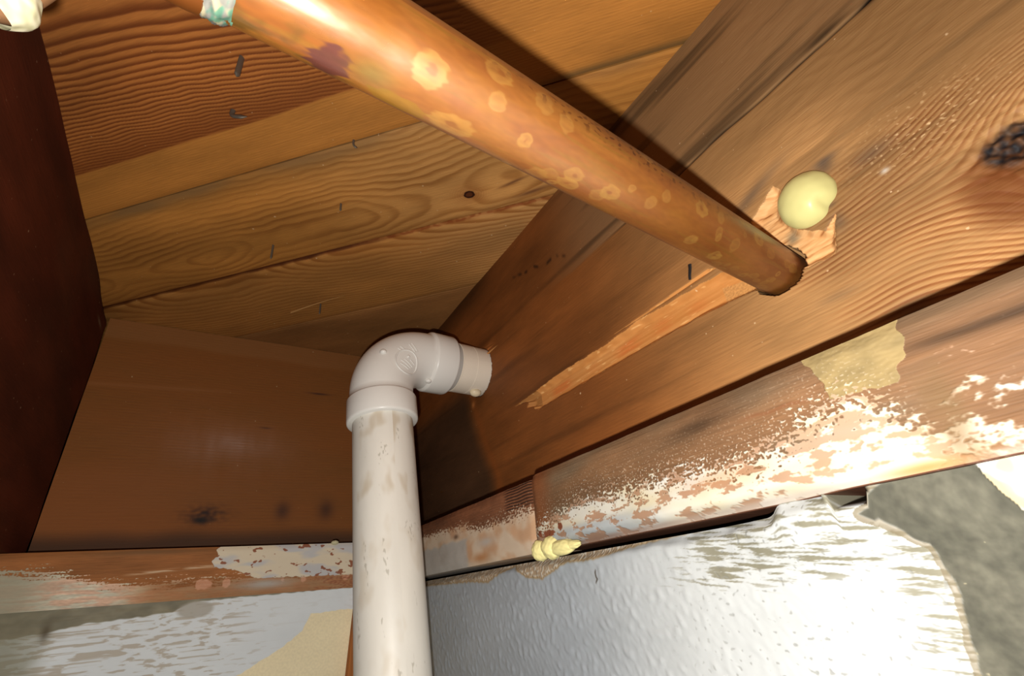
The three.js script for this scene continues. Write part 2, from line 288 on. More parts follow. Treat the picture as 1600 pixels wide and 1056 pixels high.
  if (g > 0 || sl > 0) { const f = fbm(z * 12, y * 420, 4); let q = mix3([184, 120, 60], [200, 140, 80], clamp(0.5 + f)); q = mix3(q, [230, 180, 116], sst(0.36, 0.5, noise(z * 120, y * 700) * 0.7 + f * 0.3) * 0.7); q = mix3(q, [196, 96, 44], 0.5 * gauss(0, g - 0.0075, 1, 0.002) * sst(-0.2, 0.4, noise(z * 40, 6))); if (z < 0.31) q = mul3(q, 0.85 + 0.1 * f); c = q; h = 0.5 + 0.4 * f; }
  if (z > 0.487 && z < 0.507 && y < -0.1705 + (z - 0.487) * -0.25 && y > interp(gLow, z)) { const e = noise(z * 900, y * 900); c = mul3([186, 132, 76], 1 + 0.10 * e); h = 0.5 + 0.25 * e; }
  if (ch > 0) { const f = fbm(z * 60 + 40 * y, y * 520, 4); c = mix3([186, 132, 80], [222, 176, 122], clamp(0.5 + f)); c = mix3(c, [140, 86, 44], sst(0.25, 0.5, -f)); h = 0.5 + 0.5 * f; c = mix3(c, [120, 106, 84], 0.8 * gauss(z - 0.5295, y + 0.1685, 0.003, 0.0035)); }
  const pt = gauss(z - 0.236, y + 0.090, 0.009, 0.0045) * sst(0.0, 0.35, 0.3 + noise(z * 90 + 60 * y, y * 500)) + 0.8 * gauss(z - 0.1975, y + 0.1345, 0.0035, 0.0035); c = mix3(c, [206, 132, 72], clamp(pt) * 0.85);
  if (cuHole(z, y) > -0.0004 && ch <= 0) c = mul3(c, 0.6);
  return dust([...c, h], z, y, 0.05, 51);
}
{
  const box = [0.02, 0.66, -0.258, 0];
  const [body, torn] = board({
    us: line([-0.05, 0.02, 0.03], [0.02, 0.185, 0.003], [0.185, 0.245, 0.001], [0.245, 0.27, 0.002], [0.27, 0.66, 0.0009], [0.66, 1.2, 0.05]), vs: line([-H + 0.0005, -0.20, 0.0018], [-0.20, -0.14, 0.0007], [-0.14, -0.078, 0.001], [-0.078, 0, 0.002]), box, thick: 0.042,
    at: (z, y, h) => [-h, y, z], relief: rimRelief, part: (z, y) => (groove(z, y) > 0 || chip(z, y) > 0) && cuHole(z, y) <= 0 ? 1 : 0,
  });
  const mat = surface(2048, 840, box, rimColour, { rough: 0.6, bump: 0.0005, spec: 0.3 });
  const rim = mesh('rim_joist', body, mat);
  tag(rim, 'wide brown rim joist on the right with wavy grain, holed by both pipes', 'joist');
  const t = mesh('torn_notch', torn, mat, rim); t.userData.label = 'fresh orange torn wood around the copper pipe hole';
}

{ const g = new THREE.CylinderGeometry(0.0001, 0.0020, 0.026, 6, 4); g.scale(1, 1, 0.5); g.rotateX(Math.PI / 2); const o = mesh('splinter', g, plain(0xc98e52, 0.7), scene.getObjectByName('rim_joist')); o.position.set(-0.0022, -0.0955, 0.2480); o.rotation.set(0.12, -0.12, 0.3); o.userData.label = 'pale splinter beside the outlet pipe hole'; }

// ================================================================ LEFT JOIST and the end block
{
  const box = [0, 0.6, -0.26, 0];
  const col = (z, y) => { const f = fibre(z, y), b = fbm(z * 9 + 3, y * 26, 4), dusty = sst(-0.1, 0.4, fbm(z * 5, y * 9 + 2, 3)) * sst(-0.2, -0.02, y);
    let c = mul3([104, 48, 28], 1 + 0.1 * f + 0.35 * b); c = mix3(c, [104, 76, 56], 0.5 * dusty);
    c = mix3(c, [170, 150, 125], gauss(z - 0.03 + 0.0, y + 0.022, 0.014, 0.0022) * 0.8);
    return dust([...c, 0.5 + 0.3 * f], z, y, 0.10, 61); };
  const geo = board({ us: line([0.0025, 0.6, 0.006], [0.6, 1.2, 0.05]), vs: line([-H + 0.0005, -0.0005, 0.005]), box, thick: 0.042, at: (z, y, h) => [-W + h, y, z], relief: (z, y) => 0.0012 * fbm(z * 8, y * 20, 3) - 0.004 * sst(-0.010, 0, y) * gauss(z - 0.02, 0, 0.05, 1) });
  tag(mesh('floor_joist', geo, surface(900, 390, box, col, { rough: 0.75, bump: 0.0004, spec: 0.2, gain: 0.55 })), 'dark red-brown floor joist along the left edge, dusted with specks', 'joist');
}
{
  const box = [-W, 0.01, -0.26, 0.002];
  const col = (x, y) => {
    const f = fibre(x, y), b = fbm(x * 7 + 8, y * 30, 4), tone = ringTone(y / 0.0032 + 0.8 * fbm(x * 5, y * 14, 3), 0.85);
    let c = mix3([160, 94, 26], [130, 68, 18], tone * 0.12 + 0.45 * b); c = mul3(c, 1 + 0.07 * f + 0.14 * b);
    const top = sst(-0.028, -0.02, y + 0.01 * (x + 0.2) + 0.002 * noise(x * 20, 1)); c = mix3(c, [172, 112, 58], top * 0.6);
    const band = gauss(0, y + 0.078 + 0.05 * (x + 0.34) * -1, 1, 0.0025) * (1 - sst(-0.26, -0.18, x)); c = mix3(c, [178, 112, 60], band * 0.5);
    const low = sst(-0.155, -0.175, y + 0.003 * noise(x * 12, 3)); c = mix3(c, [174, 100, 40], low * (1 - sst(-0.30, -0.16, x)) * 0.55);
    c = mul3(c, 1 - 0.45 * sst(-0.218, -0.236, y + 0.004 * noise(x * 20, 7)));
    const kn = gauss(x + 0.215, y + 0.208, 0.017, 0.008) * (0.6 + 0.7 * noise(x * 180, y * 260)), kc = gauss(x + 0.218, y + 0.2135, 0.0065, 0.0032);
    c = mix3(c, [60, 30, 14], clamp(kn)); c = mix3(c, [26, 14, 8], clamp(kc));
    c = mix3(c, [64, 32, 16], 0.6 * gauss(x + 0.142, y + 0.204, 0.007, 0.009) + 0.6 * gauss(x + 0.096, y + 0.203, 0.008, 0.010));
    c = mix3(c, [70, 34, 16], 0.8 * gauss(x + 0.117, y + 0.062, 0.011, 0.0012) + 0.7 * gauss(x + 0.172, y + 0.112, 0.006, 0.0008));
    const pol = gauss(x + 0.205, y + 0.133, 0.06, 0.038) * (0.75 + 0.7 * fbm(x * 70, y * 18, 3));
    c = mix3(c, [176, 110, 66], clamp(pol) * 0.35);  // soft sheen painted into the colour as a paler patch
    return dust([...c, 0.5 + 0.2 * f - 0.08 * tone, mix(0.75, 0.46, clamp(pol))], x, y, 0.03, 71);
  };
  // face with a local tilt shaped to catch the sheen
  const geo = board({ us: line([-W + 0.0005, -0.0005, 0.005]), vs: line([-H + 0.0005, -0.0005, 0.004]), box, thick: 0.042, at: (x, y, h) => [x, y, h], relief: (x, y) => 0.0009 * fbm(x * 10 + 4, y * 16, 3) + 0.15 * (y + 0.131) * gauss(x + 0.205, y + 0.131, 0.055, 0.03) });
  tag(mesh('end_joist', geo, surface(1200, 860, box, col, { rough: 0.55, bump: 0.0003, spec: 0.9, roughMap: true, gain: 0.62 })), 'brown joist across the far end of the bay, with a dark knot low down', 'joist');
}

// ================================================================ SILLS
const pale = [208, 200, 186], white = [226, 222, 212], greyP = [176, 180, 182], cream = [222, 208, 176], brown = [136, 84, 50], redb = [132, 66, 36];
{ // long right sill
  const box = [0.355, 0.66, -HB, -H];
  const edgeTab = [[0.36, -0.2745], [0.385, -0.2668], [0.404, -0.2625], [0.452, -0.2640], [0.505, -0.2668], [0.525, -0.2640], [0.5335, -0.2605], [0.5465, -0.2592], [0.556, -0.2640], [0.575, -0.2655], [0.61, -0.262]];
  const col = (z, y) => {
    const f = fibre(z, y), b = fbm(z * 14, y * 50, 4), s = noise(z * 420, y * 900), s2 = noise(z * 900 + 3, y * 900);
    let c = mix3([132, 96, 66], [116, 96, 74], sst(-0.15, 0.35, fbm(z * 9 + 5, y * 40, 3))); c = mul3(c, 1 + 0.1 * f + 0.25 * b);
    if (z < 0.39) c = mix3(c, [150, 78, 38], 0.6 * (1 - sst(0.37, 0.39, z)));
    c = mul3(c, 1 - 0.3 * gauss(z - 0.49, y + 0.2535, 0.016, 0.003) - 0.35 * gauss(0, y + 0.2555 + 0.03 * (z - 0.585), 1, 0.0016) * sst(0.555, 0.575, z));
    const tan = -sdPoly([[0.5360, -0.2440], [0.5650, -0.2440], [0.5655, -0.2530], [0.5590, -0.2625], [0.5406, -0.2610], [0.5400, -0.2545]], z + 0.0012 * noise(z * 150, y * 300), y + 0.0008 * noise(z * 200, y * 200));
    let h = 0.42 + 0.12 * f;
    if (tan > 0) { c = mul3([158, 136, 92], 1 + 0.22 * fbm(z * 90, y * 160, 3)); h = 0.6 + 0.1 * s; }
    // worn paint: solid low down, broken into flecks towards its upper edge
    const d = interp(edgeTab, z) - y, right = sst(0.548, 0.566, z);
    const fl = fbm(z * 260, y * 520, 3); let m = d / 0.009 + 0.6 * b + 1.1 * fl + 0.7 * s + 0.7 * s2 - 0.38; m = mix(m, m * 0.25 + 1.1 * fbm(z * 60, y * 130, 3) + 0.5 * fl - 0.32, right);
    const p = sst(-0.1, 0.35, m);
    let pc = mix3(white, cream, clamp(0.5 + 1.2 * fbm(z * 30, y * 80, 3)));
    pc = mix3(pc, greyP, sst(-0.276, -0.281, y) * (1 - sst(0.43, 0.47, z)) * 0.9); pc = mix3(pc, [206, 160, 132], right * sst(-0.1, 0.3, fbm(z * 24 + 8, y * 60, 3)) * 0.8);
    c = mix3(c, pc, p); h = mix(h, 0.78, p);
    const spray = sst(0.35, 0.6, noise(z * 1000, y * 1300)) * Math.exp(-Math.max(0, -d) / 0.007) * (1 - right) * (1 - p); c = mix3(c, [222, 206, 184], spray * 0.8); h += 0.2 * spray;
    // chips through to the wood, brown washes
    const chipm = sst(0.14, 0.30, fbm(z * 90 + 9, y * 240, 4) + 0.10 * (1 - right) + 0.22 * gauss(z - 0.535, y + 0.268, 0.025, 0.007) + 0.12 * s + 0.10 * s2) * (1 - sst(0.50, 0.53, z) * 0.2);
    c = mix3(c, mul3([166, 118, 86], 1 + 0.2 * b), chipm * p * 0.75); h -= 0.2 * chipm * p;
    const chips = Math.max(1 - sst(0.8, 1.1, Math.hypot((z - 0.3775) / 0.0055, (y + 0.2793) / 0.0019) + 0.25 * s), 1 - sst(0.8, 1.1, Math.hypot((z - 0.3885) / 0.0022, (y + 0.2772) / 0.0020) + 0.25 * s), 1 - sst(0.8, 1.1, Math.hypot((z - 0.369) / 0.0018, (y + 0.2785) / 0.0018) + 0.25 * s));
    c = mix3(c, [138, 78, 52], chips); const stain = gauss(z - 0.4925, y + 0.2745, 0.018, 0.0035) * (0.6 + 0.6 * b); c = mix3(c, [176, 116, 70], clamp(stain) * 0.5);
    const vein = gauss(0, y + 0.258 + 0.06 * (z - 0.52) - 0.0012 * noise(z * 90, 1), 1, 0.0007) * sst(0.505, 0.515, z) * (1 - sst(0.53, 0.537, z)); c = mix3(c, [132, 84, 54], vein * 0.6);
    const low = sst(-0.2845, -0.2862, y); c = mix3(c, mix3([150, 118, 100], white, sst(0.42, 0.5, z) * 0.6), low * 0.7);
    const olive = gauss(z - 0.5665, 0, 0.0045, 1) * sst(-0.256, -0.264, y) * (0.7 + 0.5 * noise(z * 260, y * 90)); c = mix3(c, [124, 96, 64], clamp(olive) * 0.85);
    const rust = gauss(z - 0.556, y + 0.2862, 0.010, 0.0016); c = mix3(c, [206, 132, 62], clamp(rust) * 0.7);
    if (y < -HB + 0.0003) c = [96, 60, 42];                     // bare underside
    return [...c, h, mix(0.65, 0.5, p)];
  };
  const geo = board({ us: line([0.3635, 0.66, 0.0016], [0.66, 1.2, 0.05]), vs: line([-HB, -H, 0.0014]), box, thick: 0.09, at: (z, y, h) => [-SX - h, y, z],
    relief: (z, y) => { const e = Math.min(y + HB, -H - y), lo = y + HB; return 0.0015 + 0.0008 * fbm(z * 30, y * 60, 3) - 0.0016 * (1 - sst(0, 0.004, e)) - 0.006 * (1 - sst(0, 0.0055 + 0.002 * noise(z * 40, 3), lo)) * (1 - sst(0.51, 0.54, z)) - 0.0012 * (1 - sst(0.3635, 0.368, z)) + 0.0005 * Math.max(0, fbm(z * 110, y * 200, 3)); } });
  tag(mesh('sill_beam', geo, surface(1500, 220, box, col, { bump: 0.0009, roughMap: true, spec: 0.3, gain: 0.62 })), 'long right sill timber, bare on top, flaking white paint below', 'sill');
}
{ // short right sill piece
  const box = [0.04, 0.366, -HB, -H];
  const col = (z, y) => {
    const f = fibre(z, y), b = fbm(z * 18, y * 50, 4), s = noise(z * 500, y * 700), s2 = noise(z * 240, y * 1100);
    let c = mul3([112, 70, 46], 1 + 0.15 * f + 0.3 * b); let h = 0.4 + 0.15 * f;
    const kerf = sst(0.325, 0.335, z) * (1 - sst(0.362, 0.364, z)) * sst(-0.262, -0.259, y) * sst(0.0, 0.5, Math.sin(y * 3600 + 3 * noise(z * 60, y * 60))); c = mix3(c, [44, 26, 18], kerf * 0.8); h -= 0.4 * kerf;
    const d = -0.2585 - 0.006 * (1 - sst(0.2, 0.3, z)) * -1 - y; const m = d / 0.009 + 0.8 * b + 0.5 * s + 0.4 * s2 - 0.2, p = sst(-0.05, 0.5, m);
    let pc = mix3([196, 178, 156], [184, 148, 116], sst(-0.1, 0.35, fbm(z * 40, y * 60, 3)));
    const grey = (1 - sst(0.268, 0.274, z + 0.004 * noise(y * 200, 1))) * sst(-0.267, -0.270, y + 0.002 * noise(z * 80, 3)); pc = mix3(pc, [164, 164, 160], grey * 0.9);
    pc = mix3(pc, [168, 118, 76], gauss(z - 0.292, y + 0.2835, 0.014, 0.003) * 0.9); pc = mix3(pc, [172, 176, 176], gauss(z - 0.300, y + 0.2745, 0.012, 0.003) * 0.7);
    c = mix3(c, pc, p * 0.9); h = mix(h, 0.7, p);
    c = mix3(c, [70, 48, 34], 0.7 * gauss(z - 0.253, y + 0.2655, 0.004, 0.0016));
    const fl = speck(z, y, 0.0035, 0.35, 81); c = mix3(c, [220, 196, 168], fl * 0.6);
    return [...c, h + 0.2 * fl];
  };
  const geo = board({ us: line([SZ + 0.0008, 0.3628, 0.0022]), vs: line([-HB, -H - 0.0015, 0.0016]), box, thick: 0.09, at: (z, y, h) => [-SX - h, y, z],
    relief: (z, y) => { const e = Math.min(y + HB, -H - 0.0015 - y); return 0.0009 * fbm(z * 40, y * 70, 3) - 0.0016 * (1 - sst(0, 0.0035, e)) + 0.0009 * Math.max(0, noise(z * 260, y * 260)) * sst(-0.258, -0.25, y) - 0.0015 * sst(0.358, 0.3628, z); } });
  tag(mesh('sill_beam', geo, surface(1300, 190, box, col, { rough: 0.75, bump: 0.0011 })), 'short dark worn sill piece between the drain pipe and the butt joint', 'sill');
}
{ // back sill
  const box = [-0.365, -0.04, -HB, -H];
  const col = (x, y) => {
    const f = fibre(x, y), b = fbm(x * 14 + 30, y * 60, 4), s = noise(x * 300, y * 900), st = fbm(x * 38, y * 420, 4);
    let c = mul3([150, 96, 54], 1 + 0.12 * f + 0.22 * b); let h = 0.42 + 0.12 * f;
    c = mix3(c, [112, 84, 58], gauss(x + 0.25, y + 0.2475, 0.05, 0.0025) * 0.7);
    // pinkish band of worn paint rising from the left
    const mid = interp([[-0.36, -0.258], [-0.30, -0.2605], [-0.26, -0.2655], [-0.20, -0.2665], [-0.16, -0.264]], x), m = (mid - y) / 0.008 + 1.5 * st + 0.5 * b + 0.4 * s + 0.5 * noise(x * 700, y * 900) - 0.35 - 0.5 * sst(-0.31, -0.28, x) + 0.4 * (1 - sst(-0.33, -0.27, x)), p = sst(-0.1, 0.3, m) * (1 - 0.72 * sst(-0.268, -0.275, y) * sst(-0.275, -0.235, x));
    let pc = mix3([212, 176, 150], [206, 200, 178], sst(-0.15, 0.25, fbm(x * 50, y * 260 + 3, 4))); pc = mul3(pc, 1 + 0.18 * st + 0.06 * s); pc = mix3(pc, [154, 148, 126], (1 - sst(-0.335, -0.30, x + 0.01 * b)) * 0.8);
    c = mix3(c, pc, p); h = mix(h, 0.72, p);
    c = mix3(c, [226, 206, 178], 0.7 * gauss(0, y + 0.2655 - 0.004 * sst(-0.28, -0.2, x), 1, 0.0011) * sst(-0.27, -0.25, x) * (1 - sst(-0.2, -0.18, x)) * sst(-0.3, 0.1, st));
    const blobs = sst(0.15, 0.3, noise(x * 160, 4.5) * gauss(0, y + 0.276, 1, 0.004) + 0.1 * s) * sst(-0.25, -0.22, x); c = mix3(c, [214, 158, 128], blobs * 0.7);
    // cream patch to the right
    const q = -sdPoly([[-0.1965, -0.24], [-0.2005, -0.2545], [-0.2010, -0.2625], [-0.1810, -0.2655], [-0.165, -0.2735], [-0.03, -0.2765], [-0.03, -0.24]], x + 0.0025 * noise(x * 90, y * 200), y + 0.001 * s);
    if (q > 0) { let k = mix3([216, 202, 176], [190, 188, 186], sst(0.0, 0.3, fbm(x * 24 + 6, y * 70, 3))); const bt = sst(0.26, 0.34, fbm(x * 110, y * 180, 3) + 0.25 * sst(-0.15, -0.07, x) * gauss(0, y + 0.274, 1, 0.005)); k = mix3(k, [134, 74, 50], bt * 0.85); c = k; h = 0.8 - 0.2 * bt; }
    const red = sst(-0.274, -0.278, y) * sst(-0.13, -0.09, x) * sst(-0.15, 0.2, b + 0.3 * s); c = mix3(c, [128, 74, 54], red * 0.7);
    const gl = gauss(x + 0.155, y + 0.279, 0.022, 0.004); c = mix3(c, [176, 176, 172], clamp(gl) * 0.8);
    return [...c, h];
  };
  const geo = board({ us: line([-0.365, -SX, 0.002]), vs: line([-HB, -H, 0.0016]), box, thick: 0.09, at: (x, y, h) => [x, y, SZ + h],
    relief: (x, y) => { const e = Math.min(y + HB, -H - y); return 0.0007 * fbm(x * 40, y * 80, 3) - 0.0014 * (1 - sst(0, 0.0035, e)); } });
  tag(mesh('sill_beam', geo, surface(1400, 190, box, col, { rough: 0.7, bump: 0.0009, gain: 1.1 })), 'far sill timber left of the drain pipe, brown with cream paint patch', 'sill');
}

// ================================================================ FOUNDATION WALLS
{ // right wall
  const box = [0.05, 0.66, -0.44, -0.285];
  const barePoly = [[0.5340, -0.2945], [0.5440, -0.2905], [0.5475, -0.2880], [0.5638, -0.2880], [0.5690, -0.2985], [0.70, -0.33], [0.70, -0.40], [0.5380, -0.40], [0.5442, -0.3348], [0.5474, -0.3170], [0.5470, -0.3046], [0.5425, -0.3010]];
  const bare = (z, y) => -sdPoly(barePoly, z + 0.0007 * noise(z * 200, y * 200), y + 0.0007 * noise(z * 200 + 3, y * 200));
  const scal = [[0.17, -0.2945], [0.26, -0.2965], [0.285, -0.2985], [0.30, -0.2945], [0.3188, -0.2915], [0.335, -0.2985], [0.352, -0.3005], [0.365, -0.297], [0.376, -0.2940], [0.40, -0.2945], [0.43, -0.2915], [0.46, -0.290]];
  const fillTop = (z) => sst(0.502, 0.509, z + 0.001 * noise(z * 300, 1)) * (1 - sst(0.5262, 0.5272, z) * (1 - sst(0.5375, 0.5385, z)));   // paint and mortar bridge the crack, but for one slot
  const peel = (z, y) => { const a = noise(z * 330, y * 270) + 0.3 * noise(z * 110, y * 90), b = noise(z * 620 + 7, y * 480); return 0.8 * sst(0.0, 0.75, a) + 0.35 * sst(0, 0.7, b); };
  const col = (z, y) => {
    const b = fbm(z * 16, y * 30, 4), s = noise(z * 700, y * 700), st = fbm(z * 75 + 30 * (y + 0.3), (y + 0.10 * (z - 0.5)) * 700, 4) + 0.25 * noise(z * 90, y * 90);
    const left = 1 - sst(0.36, 0.47, z);
    let c = mix3([206, 208, 206], [178, 184, 190], left); c = mul3(c, 1 + 0.07 * b);
    let h = 0.55, r = mix(0.5, 0.36, left);
    // wiped streaks showing old olive paint, running nearly level
    const zone = sst(0.43, 0.48, z) * sst(-0.315, -0.307, y + 0.02 * (0.54 - z)) + 0.9 * sst(0.526, 0.538, z) + 0.8 * gauss(z - 0.535, y + 0.302, 0.016, 0.006);
    const ol = sst(0.02, 0.25, st + 0.25 * b - 0.30 + 0.36 * clamp(zone)) * clamp(zone); c = mix3(c, [112, 104, 76], ol * 0.7); h -= 0.15 * ol; r = mix(r, 0.7, ol);
    const pits = sst(0.52, 0.66, noise(z * 430, y * 560) + 0.2 * b) * sst(0.42, 0.5, z); c = mix3(c, [150, 150, 144], pits * 0.6); h -= 0.2 * pits;
    // old cream plaster along the top
    const d = y - interp(scal, z) + 0.0006 * noise(z * 300, 2); if (z < 0.47) { const k = sst(-0.0003, 0.0003, d), rimk = gauss(0, d, 1, 0.0007); const sp = sst(-0.2, 0.5, noise(z * 700, y * 500)); c = mix3(c, mix3([186, 156, 122], [224, 212, 192], sp), k * (0.9 - 0.2 * sst(0.40, 0.47, z))); c = mix3(c, [176, 146, 104], rimk * 0.8); h = mix(h, 0.5 + 0.4 * sp, k); r = mix(r, 0.8, k); }
    const crack = gauss(z - 0.4005 - 0.0015 * noise(y * 400, 2), 0, 0.0005, 1) * sst(-0.3065, -0.305, y) * (1 - sst(-0.3005, -0.299, y)); c = mix3(c, [92, 84, 76], crack); h -= 0.3 * crack;
    // bare cement patch
    const bd = bare(z, y); if (bd > -0.0016) { const k = sst(-0.0003, 0.0003, bd), n = fbm(z * 60, y * 60, 4), g = fbm(z * 320, y * 320, 3); let q = mix3([102, 99, 85], [86, 84, 72], sst(-0.3, 0.3, n)); q = mul3(q, 1 + 0.25 * g); q = mix3(q, [168, 158, 128], speck(z, y, 0.004, 0.10, 91) * 0.8); c = mix3(c, mix3([120, 106, 80], c, 0.3), 1 - k); c = mix3(c, q, k); h = mix(h, 0.28 + 0.12 * g, k); r = mix(r, 0.9, k); }
    const cr = -sdPoly([[0.5600, -0.2850], [0.5650, -0.2905], [0.5690, -0.3000], [0.5800, -0.3080], [0.66, -0.33], [0.66, -0.27]], z + 0.0008 * noise(z * 220, y * 220), y); if (cr > 0) { c = mix3([218, 200, 160], [228, 222, 206], sst(-0.1, 0.3, noise(z * 200, y * 300))); h = 0.7; r = 0.7; }
    return [...c, h, r];
  };
  const geo = board({
    us: line([SZ + 0.002, 0.17, 0.01], [0.17, 0.62, 0.0012], [0.62, 1.6, 0.1]), vs: line([-1.1, -0.44, 0.1], [-0.44, -0.375, 0.004], [-0.375, -HB - 0.0032, 0.0012]), box, thick: 0.15,
    at: (z, y, h) => { const f = fillTop(z), k = sst(-0.303, -HB - 0.0032, y); const slot = sst(0.5262, 0.5272, z) * (1 - sst(0.5375, 0.5385, z)); return [WX - h - (1 - slot * sst(-0.2918, -0.2908, y)) * 0.007 * sst(0.478, 0.515, z + 0.004 * noise(z * 120, 3)) * sst(-0.312, -0.293, y), y + 0.0036 * f * k, z]; },
    relief: (z, y) => { const tp = -HB - 0.0032 - y, e = sst(0, 0.004 + 0.002 * noise(z * 60, 5), tp); let h = 0.0009 * fbm(z * 14, y * 20, 2); const bd = bare(z, y), fade = sst(0.53, 0.40, z); h += 0.0007 * peel(z, y) * (0.35 + 0.65 * fade) * (bd > 0 ? 0.15 : 1) * sst(0, 0.012, tp); h += 0.0013 * Math.max(0, fbm(z * 100, y * 140, 3)) * (1 - sst(0.004, 0.012, tp)); h -= 0.004 * (1 - e) * (z < 0.525 ? 1 : 0.2); if (bd > -0.001) h -= 0.0012 * sst(-0.001, 0.0015, bd) - 0.0004 * fbm(z * 220, y * 220, 3); return h; },
  });
  struct(mesh('wall_right', geo, surface(2048, 560, box, col, { bump: 0.0006, roughMap: true, spec: 0.5, gain: 0.62 })));
}
{ // back wall
  const box = [-0.36, -0.04, -0.42, -0.284];
  const col = (x, y) => {
    const b = fbm(x * 14, y * 26, 4), st = fbm(x * 60 + 3 * b, y * 330, 4), s = noise(x * 500, y * 500);
    let c = mul3([212, 217, 218], 1 + 0.05 * b); let h = 0.6;
    const worn = sst(0.06, 0.3, st + 0.22 * b + 0.14 * (1 - sst(-0.26, -0.15, x)) - 0.05) * (1 - sst(-0.20, -0.13, x) * 0.85) + 0.35 * gauss(0, y + 0.318, 1, 0.006) * sst(-0.1, 0.2, st) * (1 - sst(-0.2, -0.15, x)); c = mix3(c, [168, 156, 138], clamp(worn) * 0.7); h -= 0.2 * clamp(worn);
    const leftg = (1 - sst(-0.325, -0.295, x + 0.012 * fbm(x * 40, y * 40, 3))); c = mix3(c, [126, 124, 104], leftg * 0.7);
    const bandTop = interp([[-0.36, -0.306], [-0.315, -0.3045], [-0.28, -0.299], [-0.255, -0.2985], [-0.225, -0.296], [-0.21, -0.2895], [-0.15, -0.288], [-0.04, -0.287]], x), g = sst(-0.0006, 0.0006, y - bandTop + 0.0009 * noise(x * 140, y * 140)); c = mix3(c, mul3([118, 112, 92], 1 + 0.25 * fbm(x * 60, y * 90, 3)), g * 0.9); h = mix(h, 0.45, g);
    c = mix3(c, [164, 158, 146], 0.8 * (1 - sst(0.7, 1, Math.hypot((x + 0.208) / 0.016, (y + 0.2955) / 0.0075)))); c = mix3(c, [84, 74, 58], 0.8 * gauss(x + 0.306, y + 0.303, 0.003, 0.006));
    const cr = -sdPoly([[-0.185, -0.36], [-0.1672, -0.3497], [-0.150, -0.341], [-0.1337, -0.3325], [-0.124, -0.326], [-0.117, -0.3215], [-0.1115, -0.3075], [-0.02, -0.3050], [-0.02, -0.45], [-0.20, -0.45]], x + 0.0012 * noise(x * 130, y * 130), y + 0.0008 * noise(x * 200, y * 200 + 4)); const k = sst(-0.0003, 0.0003, cr); c = mix3(c, mul3([232, 218, 180], 1 + 0.05 * b + 0.03 * s), k); h = mix(h, 0.5, k);
    return [...c, h];
  };
  const geo = board({ us: line([-1.5, -0.36, 0.1], [-0.36, WX + 0.004, 0.003]), vs: line([-1.1, -0.42, 0.1], [-0.42, -HB + 0.0002, 0.0024]), box, thick: 0.15, at: (x, y, h) => [x, y, WZ + h],
    relief: (x, y) => 0.0009 * fbm(x * 30, y * 50, 3) + 0.0004 * noise(x * 160, y * 220) });
  struct(mesh('wall_back', geo, surface(1300, 560, box, col, { rough: 0.75, bump: 0.0006, spec: 0.3, gain: 1.18 })));
}
// the rest of the crawl space, out of the picture
struct(mesh('wall_left', boxGeo(-1.56, -1.5, -1.1, 0.02, -0.05, 1.6), plain(0x77736a, 0.9)));
struct(mesh('wall_front', boxGeo(-1.56, 0.11, -1.1, 0.02, 1.6, 1.66), plain(0x77736a, 0.9)));
struct(mesh('floor', boxGeo(-1.56, 0.11, -1.16, -1.1, -0.1, 1.66), plain(0x4a4038, 0.95)));

// ================================================================ DRAIN PIPE with its elbow
const V = (x, y, z) => new THREE.Vector3(x, y, z);
function sweep(path, radii, seg = 56, cap = false, mod) {     // rings along a path; returns an indexed tube with uv (along in m, around 0..1)
  const n = path.length, pos = [], uv = [], ix = []; let T = [], side = null, len = 0;
  for (let i = 0; i < n; i++) { const a = path[Math.max(0, i - 1)], b = path[Math.min(n - 1, i + 1)]; let t = b.clone().sub(a); if (t.length() < 1e-9) t = T.length ? T[T.length - 1].clone() : V(0, 1, 0); T.push(t.normalize()); }
  side = V(0, 0, 1); side.sub(T[0].clone().multiplyScalar(side.dot(T[0]))).normalize();
  for (let i = 0; i < n; i++) { side.sub(T[i].clone().multiplyScalar(side.dot(T[i]))).normalize(); const up = T[i].clone().cross(side); if (i) len += path[i].distanceTo(path[i - 1]);
    for (let j = 0; j <= seg; j++) { const a = j / seg * Math.PI * 2, r = radii[i] + (mod ? mod(i, a) : 0); const p = path[i].clone().addScaledVector(side, Math.cos(a) * r).addScaledVector(up, Math.sin(a) * r); pos.push(p.x, p.y, p.z); uv.push(j / seg, len); } }
  for (let i = 0; i < n - 1; i++) for (let j = 0; j < seg; j++) { const a = i * (seg + 1) + j, b = a + 1, c = a + seg + 1, d = c + 1; ix.push(a, b, c, b, d, c); }
  if (cap) for (const [i, f] of [[0, 1], [n - 1, 0]]) { const o = pos.length / 3; pos.push(path[i].x, path[i].y, path[i].z); uv.push(0.5, 0); for (let j = 0; j < seg; j++) { const a = i * (seg + 1) + j; f ? ix.push(o, a + 1, a) : ix.push(o, a, a + 1); } }
  const g = new THREE.BufferGeometry(); g.setAttribute('position', new THREE.Float32BufferAttribute(pos, 3)); g.setAttribute('uv', new THREE.Float32BufferAttribute(uv, 2)); g.setIndex(ix); g.computeVertexNormals(); return g;
}
const creased = (g, deg = 35) => { g.scale(1000, 1000, 1000); const r = BGU.toCreasedNormals(g, deg * Math.PI / 180); r.scale(0.001, 0.001, 0.001); return r; };   // its vertex match works in centimetres
const K = V(-0.10571, -0.106, 0.22507), dn = V(0.04255, -0.99198, 0.11904).normalize(), hz = V(0.99609, 0, -0.08829).normalize();
const PR = 0.0241, HR = 0.0286;
